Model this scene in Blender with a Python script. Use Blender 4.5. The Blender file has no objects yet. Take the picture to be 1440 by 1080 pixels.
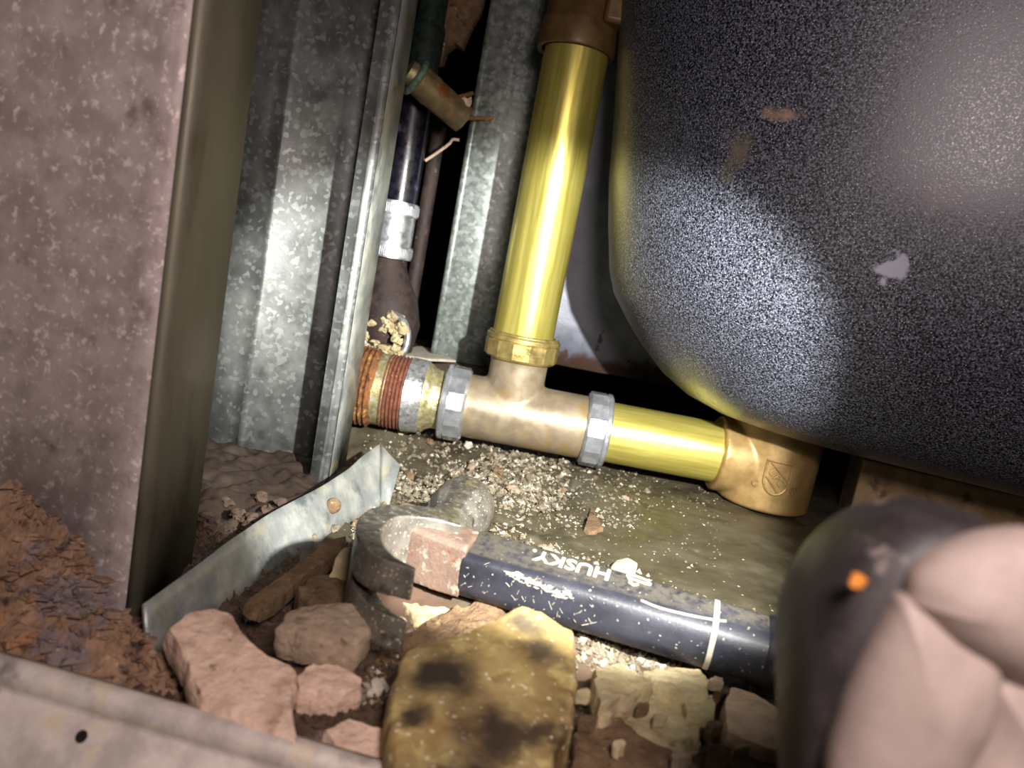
import bpy, bmesh, math, random
from mathutils import Vector, Matrix, noise as mn
random.seed(7)
SC = bpy.context.scene
COL = SC.collection
MM = 0.001
# ---------------------------------------------------------------- camera
F, TH, RO = 1040.0, math.radians(8.8), math.radians(10.7)
CAM = Vector((0, 0, 115))
FW = Vector((0, math.cos(TH), -math.sin(TH)))
R0 = Vector((1, 0, 0)); U0 = Vector((0, math.sin(TH), math.cos(TH)))
RT = R0*math.cos(RO) + U0*math.sin(RO)
UP = U0*math.cos(RO) - R0*math.sin(RO)
cd = bpy.data.cameras.new('camera'); cam = bpy.data.objects.new('camera', cd); COL.objects.link(cam)
m3 = Matrix((RT, UP, -FW)).transposed()
cam.matrix_world = Matrix.Translation(CAM*MM) @ m3.to_4x4()
cd.sensor_width = 36; cd.lens = 26; cd.clip_start = 0.005; cd.clip_end = 20
cd.dof.use_dof = True; cd.dof.focus_distance = 0.33; cd.dof.aperture_fstop = 13
SC.camera = cam
# ---------------------------------------------------------------- light
w = bpy.data.worlds.new('world'); SC.world = w; w.use_nodes = True
w.node_tree.nodes['Background'].inputs[0].default_value = (1.0, 0.86, 0.84, 1)
w.node_tree.nodes['Background'].inputs[1].default_value = 0.006
TORCH = Vector((95, 60, 165))
def spot(name, aim, energy, size, blend, col, rad):
    l = bpy.data.lights.new(name, 'SPOT'); o = bpy.data.objects.new(name, l); COL.objects.link(o)
    l.energy = energy; l.spot_size = math.radians(size); l.spot_blend = blend; l.color = col
    l.shadow_soft_size = rad*MM
    o.location = TORCH*MM
    o.rotation_euler = (Vector(aim)-TORCH).to_track_quat('-Z', 'Y').to_euler()
    return o
spot('torch_beam', (-12, 450, 6), 16.5, 52, 0.34, (1.0, 0.985, 0.95), 4)
spot('torch_spill', (-12, 450, 10), 0.8, 66, 0.5, (1.0, 0.94, 0.78), 4)
fl = bpy.data.lights.new('room_lamp', 'POINT'); fo = bpy.data.objects.new('room_lamp', fl); COL.objects.link(fo)
fl.energy = 2.6; fl.color = (1.0, 0.83, 0.80); fl.shadow_soft_size = 0.03; fo.location = Vector((38, -30, 200))*MM
SC.view_settings.view_transform = 'Standard'; SC.view_settings.look = 'None'
SC.view_settings.exposure = 0.0; SC.view_settings.gamma = 1.0
SC.view_settings.use_curve_mapping = False

# ---------------------------------------------------------------- placing helpers (millimetres)
def ray(u, v): return FW*F + RT*(u-720) - UP*(v-540)
def P(u, v, Y):
    d = ray(u, v); return CAM + d*((Y-CAM.y)/d.y)
def G(u, v, z=0.0):
    d = ray(u, v); return CAM + d*((z-CAM.z)/d.z)
def nz(p, feat, seed=0.0):
    return mn.noise(Vector((p[0]/feat+seed, p[1]/feat-seed*1.7, p[2]/feat+seed*.6)))
def frac(p, feat, seed=0, oct=4):
    return mn.fractal(Vector((p[0]/feat+seed, p[1]/feat-seed*1.7, p[2]/feat+seed*.6)), 1.0, 2.0, oct)
def sstep(a, b, x):
    t = min(1, max(0, (x-a)/(b-a))); return t*t*(3-2*t)
def catmull(pts, n):
    pts = [Vector(p) for p in pts]; q = [pts[0]*2-pts[1]] + pts + [pts[-1]*2-pts[-2]]
    out = []
    for i in range(1, len(q)-2):
        for k in range(n):
            t = k/n; a, b, c, d = q[i-1:i+3]
            out.append(.5*((2*b)+(c-a)*t+(2*a-5*b+4*c-d)*t*t+(3*b-a-3*c+d)*t**3))
    out.append(pts[-1]); return out

class MB:
    def __init__(s): s.v = []; s.f = []
    def add(s, vs, fs):
        o = len(s.v); s.v += [Vector(x) for x in vs]; s.f += [[i+o for i in f] for f in fs]; return s
    def rings(s, rings, closed=True, cap0=True, cap1=True):
        o = len(s.v); n = len(rings[0])
        for r in rings: s.v += [Vector(x) for x in r]
        for i in range(len(rings)-1):
            for j in range(n if closed else n-1):
                a = o+i*n+j; b = o+i*n+(j+1) % n
                s.f.append([a, b, b+n, a+n])
        if cap0: s.f.append([o+j for j in range(n)][::-1])
        if cap1: s.f.append([o+(len(rings)-1)*n+j for j in range(n)])
        return s
    def frame(s, ax):
        ax = Vector(ax).normalized(); t = Vector((0, 0, 1)) if abs(ax.z) < .9 else Vector((0, 1, 0))
        e1 = ax.cross(t).normalized(); e2 = ax.cross(e1).normalized(); return ax, e1, e2
    def lathe(s, p0, ax, prof, seg=40, cap0=True, cap1=True, wob=0, seed=0):
        ax, e1, e2 = s.frame(ax); p0 = Vector(p0); rr = []
        for (h, r) in prof:
            ring = []
            for k in range(seg):
                a = 2*math.pi*k/seg; rad = r
                if wob: rad += wob*frac((math.cos(a)*r, math.sin(a)*r, h), 6, seed)
                ring.append(p0+ax*h+(e1*math.cos(a)+e2*math.sin(a))*rad)
            rr.append(ring)
        return s.rings(rr, True, cap0, cap1)
    def tube(s, path, rad, seg=10):
        path = [Vector(p) for p in path]; rr = []
        for i, p in enumerate(path):
            d = path[min(i+1, len(path)-1)]-path[max(i-1, 0)]
            _, e1, e2 = s.frame(d); r = rad[i] if isinstance(rad, (list, tuple)) else rad
            rr.append([p+(e1*math.cos(2*math.pi*k/seg)+e2*math.sin(2*math.pi*k/seg))*r for k in range(seg)])
        return s.rings(rr)
    def box(s, lo, hi, M=None):
        x0, y0, z0 = lo; x1, y1, z1 = hi
        vs = [Vector(p) for p in ((x0,y0,z0),(x1,y0,z0),(x1,y1,z0),(x0,y1,z0),(x0,y0,z1),(x1,y0,z1),(x1,y1,z1),(x0,y1,z1))]
        if M: vs = [M @ p for p in vs]
        return s.add(vs, [[0,3,2,1],[4,5,6,7],[0,1,5,4],[1,2,6,5],[2,3,7,6],[3,0,4,7]])
    def torus(s, c, ax, R, r, seg=40, sg=10, wob=0):
        ax, e1, e2 = s.frame(ax); c = Vector(c); rr = []
        for k in range(seg):
            a = 2*math.pi*k/seg; d = e1*math.cos(a)+e2*math.sin(a)
            rr.append([c+d*(R+r*math.cos(2*math.pi*j/sg))+ax*r*math.sin(2*math.pi*j/sg) for j in range(sg)])
        rr.append(rr[0]); return s.rings(rr, True, False, False)

ROOT = {}
def raw(name, mb, mat, org, smooth=True, angle=None):
    me = bpy.data.meshes.new(name)
    me.from_pydata([tuple((v-org)*MM) for v in mb.v], [], mb.f)
    bm = bmesh.new(); bm.from_mesh(me); bmesh.ops.recalc_face_normals(bm, faces=bm.faces); bm.to_mesh(me); bm.free()
    if smooth:
        for p in me.polygons: p.use_smooth = True
        if angle: me.set_sharp_from_angle(angle=math.radians(angle))
    me.materials.append(mat); me.update()
    o = bpy.data.objects.new(name, me); COL.objects.link(o); return o
def tag(o, label=None, cat=None, group=None, kind=None):
    if cat and not kind: kind = 'thing'
    for k, v in (('label', label), ('category', cat), ('group', group), ('kind', kind)):
        if v: o[k] = v
    return o
def single(name, mb, mat, label=None, cat=None, group=None, kind=None, smooth=True, angle=40, org=None):
    if org is None:
        n = len(mb.v); org = Vector((sum(v.x for v in mb.v)/n, sum(v.y for v in mb.v)/n, min(v.z for v in mb.v)))
    org = Vector(org); o = raw(name, mb, mat, org, smooth, angle); o.location = org*MM
    ROOT[o.name] = org; return tag(o, label, cat, group, kind)
def thing(name, label, cat, loc, group=None):
    o = bpy.data.objects.new(name, None); COL.objects.link(o); o.empty_display_size = .01
    o.location = Vector(loc)*MM; ROOT[o.name] = Vector(loc); return tag(o, label, cat, group)
def part(name, mb, mat, parent, label=None, smooth=True, angle=40, kind=None):
    org = ROOT[parent.name]; o = raw(name, mb, mat, org, smooth, angle); o.parent = parent
    ROOT[o.name] = org
    if label: o['label'] = label
    if kind: o['kind'] = kind
    return o
def remesh(o, vox, it=8, fac=.5):
    m = o.modifiers.new('union', 'REMESH'); m.mode = 'VOXEL'; m.voxel_size = vox*MM; m.use_smooth_shade = True
    if it:
        m = o.modifiers.new('soften', 'SMOOTH'); m.factor = fac; m.iterations = it
def solid(o, t):
    m = o.modifiers.new('sheet', 'SOLIDIFY'); m.thickness = t*MM; m.offset = 0
def bev(o, wd, seg=2):
    m = o.modifiers.new('bevel', 'BEVEL'); m.width = wd*MM; m.segments = seg; m.limit_method = 'ANGLE'

# ---------------------------------------------------------------- materials
def s(r, g, b):
    def c(x):
        x /= 255; return x/12.92 if x <= .04045 else ((x+.055)/1.055)**2.4
    return (c(r), c(g), c(b), 1)
def M(name, c1, c2, feat=8, rough=.6, metal=0.0, bump=.3, bfeat=1.5, layers=(), spots=(), stretch=(1, 1, 1), lo=.35, hi=.65, coat=0, rvar=.15, bdist=.6, spec=.5, dust=None):
    m = bpy.data.materials.new(name); m.use_nodes = True; nt = m.node_tree; N = nt.nodes; L = nt.links
    b = N['Principled BSDF']; b.inputs['Metallic'].default_value = metal; b.inputs['Specular IOR Level'].default_value = spec
    if coat: b.inputs['Coat Weight'].default_value = coat; b.inputs['Coat Roughness'].default_value = .25
    tc = N.new('ShaderNodeTexCoord'); mp = N.new('ShaderNodeMapping'); L.new(tc.outputs['Object'], mp.inputs['Vector'])
    mp.inputs['Scale'].default_value = stretch
    def tex(kind, ft, vec):
        if kind == 'voro':
            t = N.new('ShaderNodeTexVoronoi'); t.inputs['Scale'].default_value = 1000/ft; L.new(vec, t.inputs['Vector'])
            sp = N.new('ShaderNodeSeparateColor'); L.new(t.outputs['Color'], sp.inputs[0]); return sp.outputs[0]
        if kind == 'dots':
            t = N.new('ShaderNodeTexVoronoi'); t.inputs['Scale'].default_value = 1000/ft; L.new(vec, t.inputs['Vector'])
            mt = N.new('ShaderNodeMath'); mt.operation = 'SUBTRACT'; mt.inputs[0].default_value = 1; L.new(t.outputs['Distance'], mt.inputs[1]); return mt.outputs[0]
        t = N.new('ShaderNodeTexNoise'); t.inputs['Scale'].default_value = 1000/ft; t.inputs['Detail'].default_value = 5 if kind == 'noise' else 1
        t.inputs['Roughness'].default_value = .6; L.new(vec, t.inputs['Vector']); return t.outputs['Fac']
    def rng(val, a, c):
        r = N.new('ShaderNodeMapRange'); r.inputs['From Min'].default_value = a; r.inputs['From Max'].default_value = c
        r.interpolation_type = 'SMOOTHSTEP'; L.new(val, r.inputs['Value']); return r.outputs['Result']
    def mix(fac, a, c):
        x = N.new('ShaderNodeMix'); x.data_type = 'RGBA'; L.new(fac, x.inputs['Factor'])
        for sk, val in ((x.inputs['A'], a), (x.inputs['B'], c)):
            if isinstance(val, tuple): sk.default_value = val
            else: L.new(val, sk)
        return x.outputs['Result']
    vec = mp.outputs['Vector']
    base = tex('noise', feat, vec)
    col = mix(rng(base, lo, hi), c1, c2)
    for ly in layers:
        kind, cc, ft, a, c = ly[:5]; vv = vec
        if len(ly) > 5:
            m2 = N.new('ShaderNodeMapping'); L.new(tc.outputs['Object'], m2.inputs['Vector']); m2.inputs['Location'].default_value = (ly[5], ly[5]*.7, 0); vv = m2.outputs['Vector']
        col = mix(rng(tex(kind, ft, vv), a, c), col, cc)
    for sp in spots:
        pt, r, cc, edge = sp[:4]; sc = sp[4] if len(sp) > 4 else (1, 1, 1)
        wt = N.new('ShaderNodeTexNoise'); wt.inputs['Scale'].default_value = 1000/(max(r, 1)*.9); wt.inputs['Detail'].default_value = 4
        L.new(tc.outputs['Object'], wt.inputs['Vector'])
        sb = N.new('ShaderNodeVectorMath'); sb.operation = 'SUBTRACT'; L.new(tc.outputs['Object'], sb.inputs[0]); sb.inputs[1].default_value = tuple(Vector(pt)*MM)
        ml = N.new('ShaderNodeVectorMath'); ml.operation = 'MULTIPLY'; L.new(sb.outputs[0], ml.inputs[0]); ml.inputs[1].default_value = tuple(x*1000/r for x in sc)
        ln = N.new('ShaderNodeVectorMath'); ln.operation = 'LENGTH'; L.new(ml.outputs[0], ln.inputs[0])
        ma = N.new('ShaderNodeMath'); ma.operation = 'MULTIPLY_ADD'; L.new(wt.outputs['Fac'], ma.inputs[0]); ma.inputs[1].default_value = 1.6; L.new(ln.outputs['Value'], ma.inputs[2])
        col = mix(rng(ma.outputs[0], 1.8, 1.8-edge), col, cc)
    if dust:
        ge = N.new('ShaderNodeNewGeometry'); sx = N.new('ShaderNodeSeparateXYZ'); L.new(ge.outputs['Normal'], sx.inputs[0])
        mu = N.new('ShaderNodeMath'); mu.operation = 'MULTIPLY'; L.new(rng(sx.outputs['Z'], dust[1], dust[2]), mu.inputs[0]); L.new(rng(tex('noise', 3, vec), .3, .6), mu.inputs[1])
        col = mix(mu.outputs[0], col, dust[0])
    L.new(col, b.inputs['Base Color'])
    rr = N.new('ShaderNodeMapRange'); L.new(base, rr.inputs['Value']); rr.inputs['From Min'].default_value = .3; rr.inputs['From Max'].default_value = .7
    rr.inputs['To Min'].default_value = max(.03, rough-rvar); rr.inputs['To Max'].default_value = min(1, rough+rvar); L.new(rr.outputs[0], b.inputs['Roughness'])
    if bump:
        bp = N.new('ShaderNodeBump'); bp.inputs['Strength'].default_value = bump; bp.inputs['Distance'].default_value = bdist*MM
        L.new(tex('noise', bfeat, vec), bp.inputs['Height']); L.new(bp.outputs['Normal'], b.inputs['Normal'])
    return m

galv = M('galvanised', s(112, 116, 112), s(142, 146, 142), 14, .5, .45, .12, 1.2,
         [('voro', s(160, 166, 163), 2.2, .72, .9), ('noise', s(96, 98, 94), 22, .56, .72)], rvar=.08)
galv_near = M('galvanised_dusty', s(166, 152, 148), s(190, 176, 172), 10, .6, .1, .2, 1.6,
         [('noise', s(226, 214, 208), 2.6, .54, .68), ('noise', s(140, 124, 118), 16, .58, .72)], rvar=.08)
galv_side = M('galvanised_side_shade', s(112, 108, 92), s(128, 124, 106), 20, .55, .3, .12, 1.4, [('noise', s(96, 90, 72), 24, .55, .72)], stretch=(1, 1, .3), rvar=.06)  # darker olive copy for the side flange, its dim light put into the colour
galv_bar = M('galvanised_mottled', s(230, 220, 210), s(190, 180, 172), 13, .6, .05, .25, 2,
         [('noise', s(222, 208, 184), 9, .55, .66, .3), ('noise', s(132, 122, 118), 22, .6, .75, .8)], rvar=.08)
galv_back = M('galvanised_back', s(128, 138, 132), s(162, 170, 164), 5, .45, .4, .15, 1.2, [('voro', s(178, 186, 182), 2.4, .7, .9), ('noise', s(120, 110, 70), 16, .64, .72)])
strip_m = M('track_metal', s(150, 156, 154), s(186, 188, 180), 12, .45, .4, .25, 2,
         [('noise', s(110, 118, 122), 26, .5, .66), ('noise', s(186, 178, 126), 17, .58, .72, .4), ('noise', s(140, 86, 40), 15, .68, .75, 1.1)], rvar=.1)
brass = M('brass', s(206, 194, 92), s(222, 210, 116), 2.2, .34, .68, .12, .5, [('noise', s(170, 150, 52), 14, .58, .75)], stretch=(1, 1, .06), rvar=.06, bdist=.2)
brass_h = M('brass_run', s(206, 194, 92), s(222, 210, 116), 2.2, .34, .68, .12, .5, [('noise', s(170, 150, 52), 14, .58, .75)], stretch=(.06, 1, 1), rvar=.06, bdist=.2)
bronze = M('cast_bronze', s(142, 128, 106), s(156, 142, 118), 9, .42, .35, .35, .7, [('noise', s(158, 132, 84), 20, .52, .7)], bdist=.15)
bronze_d = M('cast_bronze_shoe', s(152, 124, 76), s(168, 140, 90), 9, .45, .35, .3, .7, bdist=.15)
bronze_t = M('cast_bronze_top', s(98, 76, 46), s(114, 90, 56), 9, .5, .3, .3, .8, bdist=.15)
zinc = M('zinc_nut', s(176, 180, 186), s(206, 210, 214), 9, .24, .7, .05, 1, [('noise', s(140, 138, 128), 7, .66, .76)], rvar=.08)
brassnut = M('dull_brass_nut', s(170, 150, 92), s(194, 174, 110), 5, .35, .7, .2, 1)
rust = M('rust', s(98, 62, 36), s(140, 92, 48), 4, .8, .1, .8, 1.2, [('noise', s(188, 150, 88), 6, .55, .7), ('noise', s(62, 34, 22), 5, .6, .72, .5)])
rust_red = M('red_rust', s(100, 58, 42), s(128, 78, 56), 3, .7, .1, .6, .9, [('noise', s(200, 140, 100), 1.6, .62, .72)])
wornzinc = M('worn_zinc', s(150, 142, 96), s(184, 176, 130), 4, .4, .5, .4, .9, [('noise', s(196, 196, 190), 5, .52, .66), ('noise', s(176, 120, 50), 6, .62, .72, .6)])
galvring = M('scratched_zinc', s(176, 178, 178), s(206, 208, 208), 3, .3, .7, .5, .8, [('noise', s(128, 130, 140), 4, .58, .66)])
iron = M('cast_iron', s(46, 36, 33), s(66, 52, 47), 7, .7, .1, .5, 1.4, [('noise', s(136, 104, 94), 5, .62, .74)])
abs_m = M('black_abs', s(14, 13, 20), s(36, 34, 50), 9, .3, 0, .1, 2, [('noise', s(96, 90, 120), 9, .62, .72)])
alu = M('band_steel', s(178, 180, 184), s(208, 210, 212), 4, .38, .75, .1, 1)
copper_p = M('tarnished_copper', s(120, 104, 74), s(150, 132, 98), 6, .5, .4, .3, 1.2, [('noise', s(150, 92, 44), 9, .54, .66), ('noise', s(110, 130, 110), 7, .6, .7, .5)])
patina = M('green_patina', s(74, 100, 82), s(120, 150, 122), 3, .7, .1, .6, 1, [('noise', s(120, 124, 84), 4, .55, .68)])
darkgreen = M('dark_patina', s(22, 34, 28), s(40, 58, 48), 4, .6, .1, .7, 1.2, [('noise', s(80, 116, 98), 2.5, .68, .76)])
wood = M('splinter_wood', s(170, 120, 60), s(204, 156, 92), 4, .7, 0, .3, 1, stretch=(1, 1, 4))
woodpl = M('old_wood', s(48, 38, 28), s(66, 52, 38), 8, .85, 0, .4, 2, stretch=(.2, 1, 1))
plaster = M('mortar', s(188, 172, 130), s(208, 194, 154), 7, .85, 0, 1.0, 2.4, [('noise', s(150, 126, 82), 9, .56, .7), ('noise', s(222, 210, 172), 3, .62, .74, .7)], rvar=.05, bdist=1.2)
pinkst = M('plaster_pink', s(240, 210, 186), s(218, 186, 162), 7, .85, 0, .95, 2.6, [('noise', s(236, 212, 190), 5, .6, .7), ('noise', s(184, 150, 128), 12, .55, .68, .4), ('noise', s(158, 126, 104), 4, .62, .7, .9)], rvar=.05, bdist=1.2)
greyst = M('rounded_stone', s(156, 136, 116), s(176, 156, 132), 6, .8, 0, .7, 2.2, [('noise', s(128, 108, 92), 4, .57, .68), ('noise', s(194, 178, 154), 5, .62, .72, .5)], rvar=.05, bdist=1.4)
brownst = M('brown_crust', s(112, 88, 64), s(136, 110, 80), 5, .9, 0, .9, 1.2, [('noise', s(74, 54, 40), 6, .57, .68), ('noise', s(176, 158, 116), 3, .64, .72, .3)], rvar=.05, bdist=1.3)
palest = M('pale_stone', s(206, 198, 180), s(182, 172, 152), 3, .85, 0, .8, .9, rvar=.05)
crumbm = M('crumbs', s(96, 86, 70), s(144, 134, 112), 4, .85, 0, .5, .6, [('noise', s(70, 56, 44), 5, .58, .66), ('voro', s(196, 190, 172), 2.2, .84, .9)], rvar=.05)
dirtc = M('dirt_clods', s(68, 54, 44), s(90, 72, 58), 5, .95, 0, .9, 1.2, [('noise', s(62, 42, 32), 6, .57, .68)], rvar=.03)

# ---------------------------------------------------------------- floor and walls
SXY = [(150, -102), (207, -94), (226, -90), (252, -86), (286, -79), (316, -71), (352, -65), (375, -60), (430, -54), (2000, -54)]
def strip_x(y):
    for (y0, x0), (y1, x1) in zip(SXY[:-1], SXY[1:]):
        if y <= y1: return x0+(x1-x0)*(y-y0)/(y1-y0)
    return -54
def hz(x, y):
    left = 1-sstep(14, 58, x-strip_x(y))
    front = 1-sstep(205, 250, y)
    z = -16*left*(1-sstep(430, 460, y)) - 9*front*(1-left)
    rough = 1.2 + 1.0*left + 3.0*(1-sstep(-14, -3, x-strip_x(y)))*(1-sstep(430, 460, y)) + 2.0*front
    rub = (1-sstep(20, 75, x-(y-300)*.2))*sstep(255, 300, y)*(1-left)
    rough += 1.9*rub
    z -= 6*math.exp(-((x-strip_x(y)-5)/11)**2)*(1-sstep(365, 395, y))
    p = (x, y, 0)
    z += rough*frac(p, 13, 3.3, 5)*.9 + rub*1.2*abs(nz(p, 5, 9))*2
    if y < 172: z -= 45*(1-sstep(150, 168, y+.13*x))
    if y > 560: z -= 40*sstep(560, 600, y)
    z = min(z, 2.4) if y > 420 else z
    if 225 < y < 262 and x > -8: z = min(z, -.3)
    return z
floor_m = M('wet_concrete', s(66, 61, 46), s(86, 80, 61), 26, .55, 0, .5, 2.4,
            [('noise', s(52, 44, 34), 34, .54, .7), ('noise', s(112, 104, 82), 9, .62, .72), ('dots', s(190, 182, 156), 7, .9, .94)],
            spots=[((-150, 330, -16), 90, s(58, 46, 38), .5, (1, .5, .2)), ((-60, 190, -10), 85, s(92, 72, 58), .5, (.8, 1, .2)), ((60, 190, -10), 60, s(96, 76, 60), .5, (.7, 1, .2))])
def axis(segs):
    out = []
    for a, b, st in segs:
        n = max(1, int(round((b-a)/st)))
        out += [a+(b-a)*i/n for i in range(n)]
    return out+[segs[-1][1]]
xs = axis([(-420, -180, 20), (-180, 150, 1.6), (150, 300, 5), (300, 700, 50)])
ys = axis([(-100, 140, 20), (140, 470, 1.6), (470, 620, 5), (620, 1200, 60)])
fm = MB(); nx = len(xs)
fm.v = [Vector((x, y, hz(x, y))) for y in ys for x in xs]
fm.f = [[j*nx+i, j*nx+i+1, (j+1)*nx+i+1, (j+1)*nx+i] for j in range(len(ys)-1) for i in range(nx-1)]
fl_o = single('floor', fm, floor_m, kind='structure', org=(0, 0, 0), angle=None)
darkwall = M('dark_brick', s(26, 20, 17), s(40, 31, 26), 40, .9, 0, .5, 6)
single('wall_back', MB().box((-420, 1160, -60), (700, 1200, 620)), darkwall, kind='structure', smooth=False)
single('wall_left', MB().box((-440, -100, -60), (-400, 1200, 620)), darkwall, kind='structure', smooth=False)

# ---------------------------------------------------------------- studs
def sheet_mb(prof, zs, skip=()):
    mb = MB(); n = len(prof)
    for z in zs: mb.v += [Vector((p[0], p[1], z)) for p in prof]
    for k in range(len(zs)-1):
        for i in range(n-1):
            if (i, k) in skip: continue
            mb.f.append([k*n+i, k*n+i+1, (k+1)*n+i+1, (k+1)*n+i])
    return mb
X, Y = -104.0, 218.0
near = thing('metal_stud', 'dusty galvanised stud with broad pinkish grey web, at the left edge in front', 'stud', (X-40, Y+20, -18))
wy = lambda a: Y + a*0.10
web = [(X-96, wy(96)), (X-60, wy(60)), (X-46, wy(46)), (X-24, wy(24)), (X-12.5, wy(12)), (X-11.5, wy(12)-.4), (X-9.5, wy(10)-.5), (X-7.8, wy(8)-.4), (X-6.8, wy(7)), (X-3.5, Y+.3)]
wm = sheet_mb(web, [-18, -15, -2, 3, 60, 130, 330], skip={(1, 0), (1, 1), (1, 2), (2, 0), (2, 1), (2, 2)})
o = part('web', wm, galv_near, near, angle=60); solid(o, 1.0)
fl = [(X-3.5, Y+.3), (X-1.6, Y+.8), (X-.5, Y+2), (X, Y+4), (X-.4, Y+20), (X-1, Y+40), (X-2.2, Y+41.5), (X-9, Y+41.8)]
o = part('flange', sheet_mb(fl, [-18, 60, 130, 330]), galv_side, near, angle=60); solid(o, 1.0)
fl = [(X-96, wy(96)), (X-97.5, wy(96)+2), (X-97.5, wy(96)+40)]
o = part('flange', sheet_mb(fl, [-18, 330]), galv, near, angle=60); solid(o, 1.0)

X, Y = -89.0, 386.0
st2 = thing('metal_stud', 'galvanised stud with its bright inner web seen behind its folded lip, second from left', 'stud', (X-45, Y+15, -18))
lip = [(X-9.5, Y+1.2), (X-9.2, Y), (X-4.8, Y-.3), (X-3.6, Y-1.4), (X-2.6, Y-.3), (X-1.5, Y-.2), (X-.4, Y+.6), (X, Y+2)]
o = part('lip', sheet_mb(lip, [-19, 60, 130, 400]), galv, st2, angle=60); solid(o, .9)
flg = [(X, Y+2), (X+.3, Y+14), (X+.7, Y+15.5), (X+.4, Y+17), (X+1.2, Y+34), (X-.2, Y+36)]
o = part('flange', sheet_mb(flg, [-17, 60, 130, 400]), strip_m, st2, angle=60); solid(o, .9)
wy = lambda a: Y+36-a*.02
web = [(X-.2, wy(0)), (X-30, wy(30)), (X-58.5, wy(58)), (X-60, wy(60)-1.4), (X-62, wy(62)-1.6), (X-63.5, wy(63)), (X-70, wy(70)), (X-88, wy(88))]
o = part('web', sheet_mb(web, [-17, 60, 130, 400]), galv, st2, angle=60); solid(o, .9)
o = part('flange', sheet_mb([(X-88, wy(88)), (X-90, Y+32), (X-90, Y)], [-17, 400]), galv, st2, angle=60); solid(o, .9)

X, Y = -61.0, 520.0
bk = thing('metal_stud', 'pale galvanised stud standing behind the brass riser pipe', 'stud', (X+20, Y+15, 43))
fr = [(X, Y+30), (X, Y+4), (X+.6, Y+1.2), (X+2.2, Y), (X+3.6, Y), (X+4.2, Y+.5), (X+5, Y), (X+44, Y+1), (X+46, Y+3), (X+46, Y+30)]
o = part('flange', sheet_mb(fr, [43, 120, 200, 400]), galv_back, bk, angle=60); solid(o, .9)
o = part('web', sheet_mb([(X, Y+30), (X-.5, Y+60), (X, Y+90)], [43, 400]), galv_back, bk, angle=60); solid(o, .9)
pl = MB().box((-175, 515, -6), (6, 612, 43)); o = single('sole_plate', pl, woodpl, 'dark old timber plate lying under the stud behind the riser pipe', 'plate', smooth=False); bev(o, 2)

# bottom track flange, loose and bent
top = [(203, 850, 211), (260, 807, 233), (327, 757, 265), (380, 722, 294), (442, 689, 329), (484, 663, 358), (512, 641, 385), (535, 624, 404)]
bot = [(216, 908, 207), (270, 868, 226), (330, 826, 252), (398, 776, 286), (453, 742, 316), (502, 700, 352), (525, 695, 366), (538, 697, 373)]
tp = catmull([P(*a) for a in top], 5); bt = catmull([P(*a) for a in bot], 5)
for p in bt: p.z = min(p.z, hz(p.x, p.y)-1)
rows = []
for k in range(5):
    t = k/4; rows.append([a.lerp(b, t)+Vector((.7*nz(a, 22, k*.3), -1.6*math.sin(t*math.pi), 0)) for a, b in zip(tp, bt)])
mb = MB().rings(rows, False, False, False)
tr = thing('track_strip', 'bent galvanised track strip standing on edge from the front stud towards the rusty pipe', 'metal strip', (tp[0]+bt[-1])/2)
o = part('strip', mb, strip_m, tr); solid(o, 1.2)
e0 = tp[-1]; e1 = bt[-1]; f0 = P(563, 655, 394); f1 = P(548, 700, 372); f1.z = min(f1.z, hz(f1.x, f1.y)-1)
rows = [[e0.lerp(f0, t)+Vector((0, -.8*math.sin(t*3.1), 0)) for t in (0, .25, .5, .75, 1)], [e1.lerp(f1, t) for t in (0, .25, .5, .75, 1)]]
o = part('torn_end', MB().rings(rows, False, False, False), strip_m, tr); solid(o, 1.2)
mb = MB().lathe(P(469, 711, 334), (.6, -1, .2), [(-1, 3.6), (.6, 3.8), (1.6, 3), (2.4, 1.4), (2.6, .2)], 14, wob=.5)
part('rivet', mb, brownst, tr)

# front track, across the bottom left corner
a = G(-90, 908, -5); b = G(610, 1108, -5); d = (b-a).normalized(); nrm = Vector((d.y, -d.x, 0))
prof = [(5, -.9), (3, -.2), (1.5, 0), (0, -.4), (-.8, -2), (-1.0, -4.2), (-.2, -5.6), (-.9, -7), (-7, -14), (-16, -27), (-24, -38)]
L = (b-a).length; hp = G(125, 1005, -10); hs = (hp-a).dot(d)
ft = thing('galvanised_track', 'blurred mottled galvanised track crossing the bottom left corner with a small nail hole', 'track', (a+b)/2+Vector((0, 0, -30)))
mb = MB(); ns = 60
rows = [[a+d*(L*i/ns)-nrm*q[0]+Vector((0, 0, q[1])) for i in range(ns+1)] for q in prof]
mb.rings(rows, False, False, False)
o = part('track_side', mb, galv_bar, ft, angle=80); solid(o, 1.1)
hc = a+d*hs+nrm*3.6+Vector((0, 0, -10)); fn = (nrm+Vector((0, 0, .85))).normalized()
hole_m = M('hole_dark', s(12, 10, 9), s(18, 14, 12), 3, .95)
part('nail_hole', MB().lathe(hc-fn*.8, fn, [(0, 1.5), (1.35, 1.5), (1.3, 1.0)], 18, True, True), hole_m, ft, label='small dark nail hole')

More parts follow.
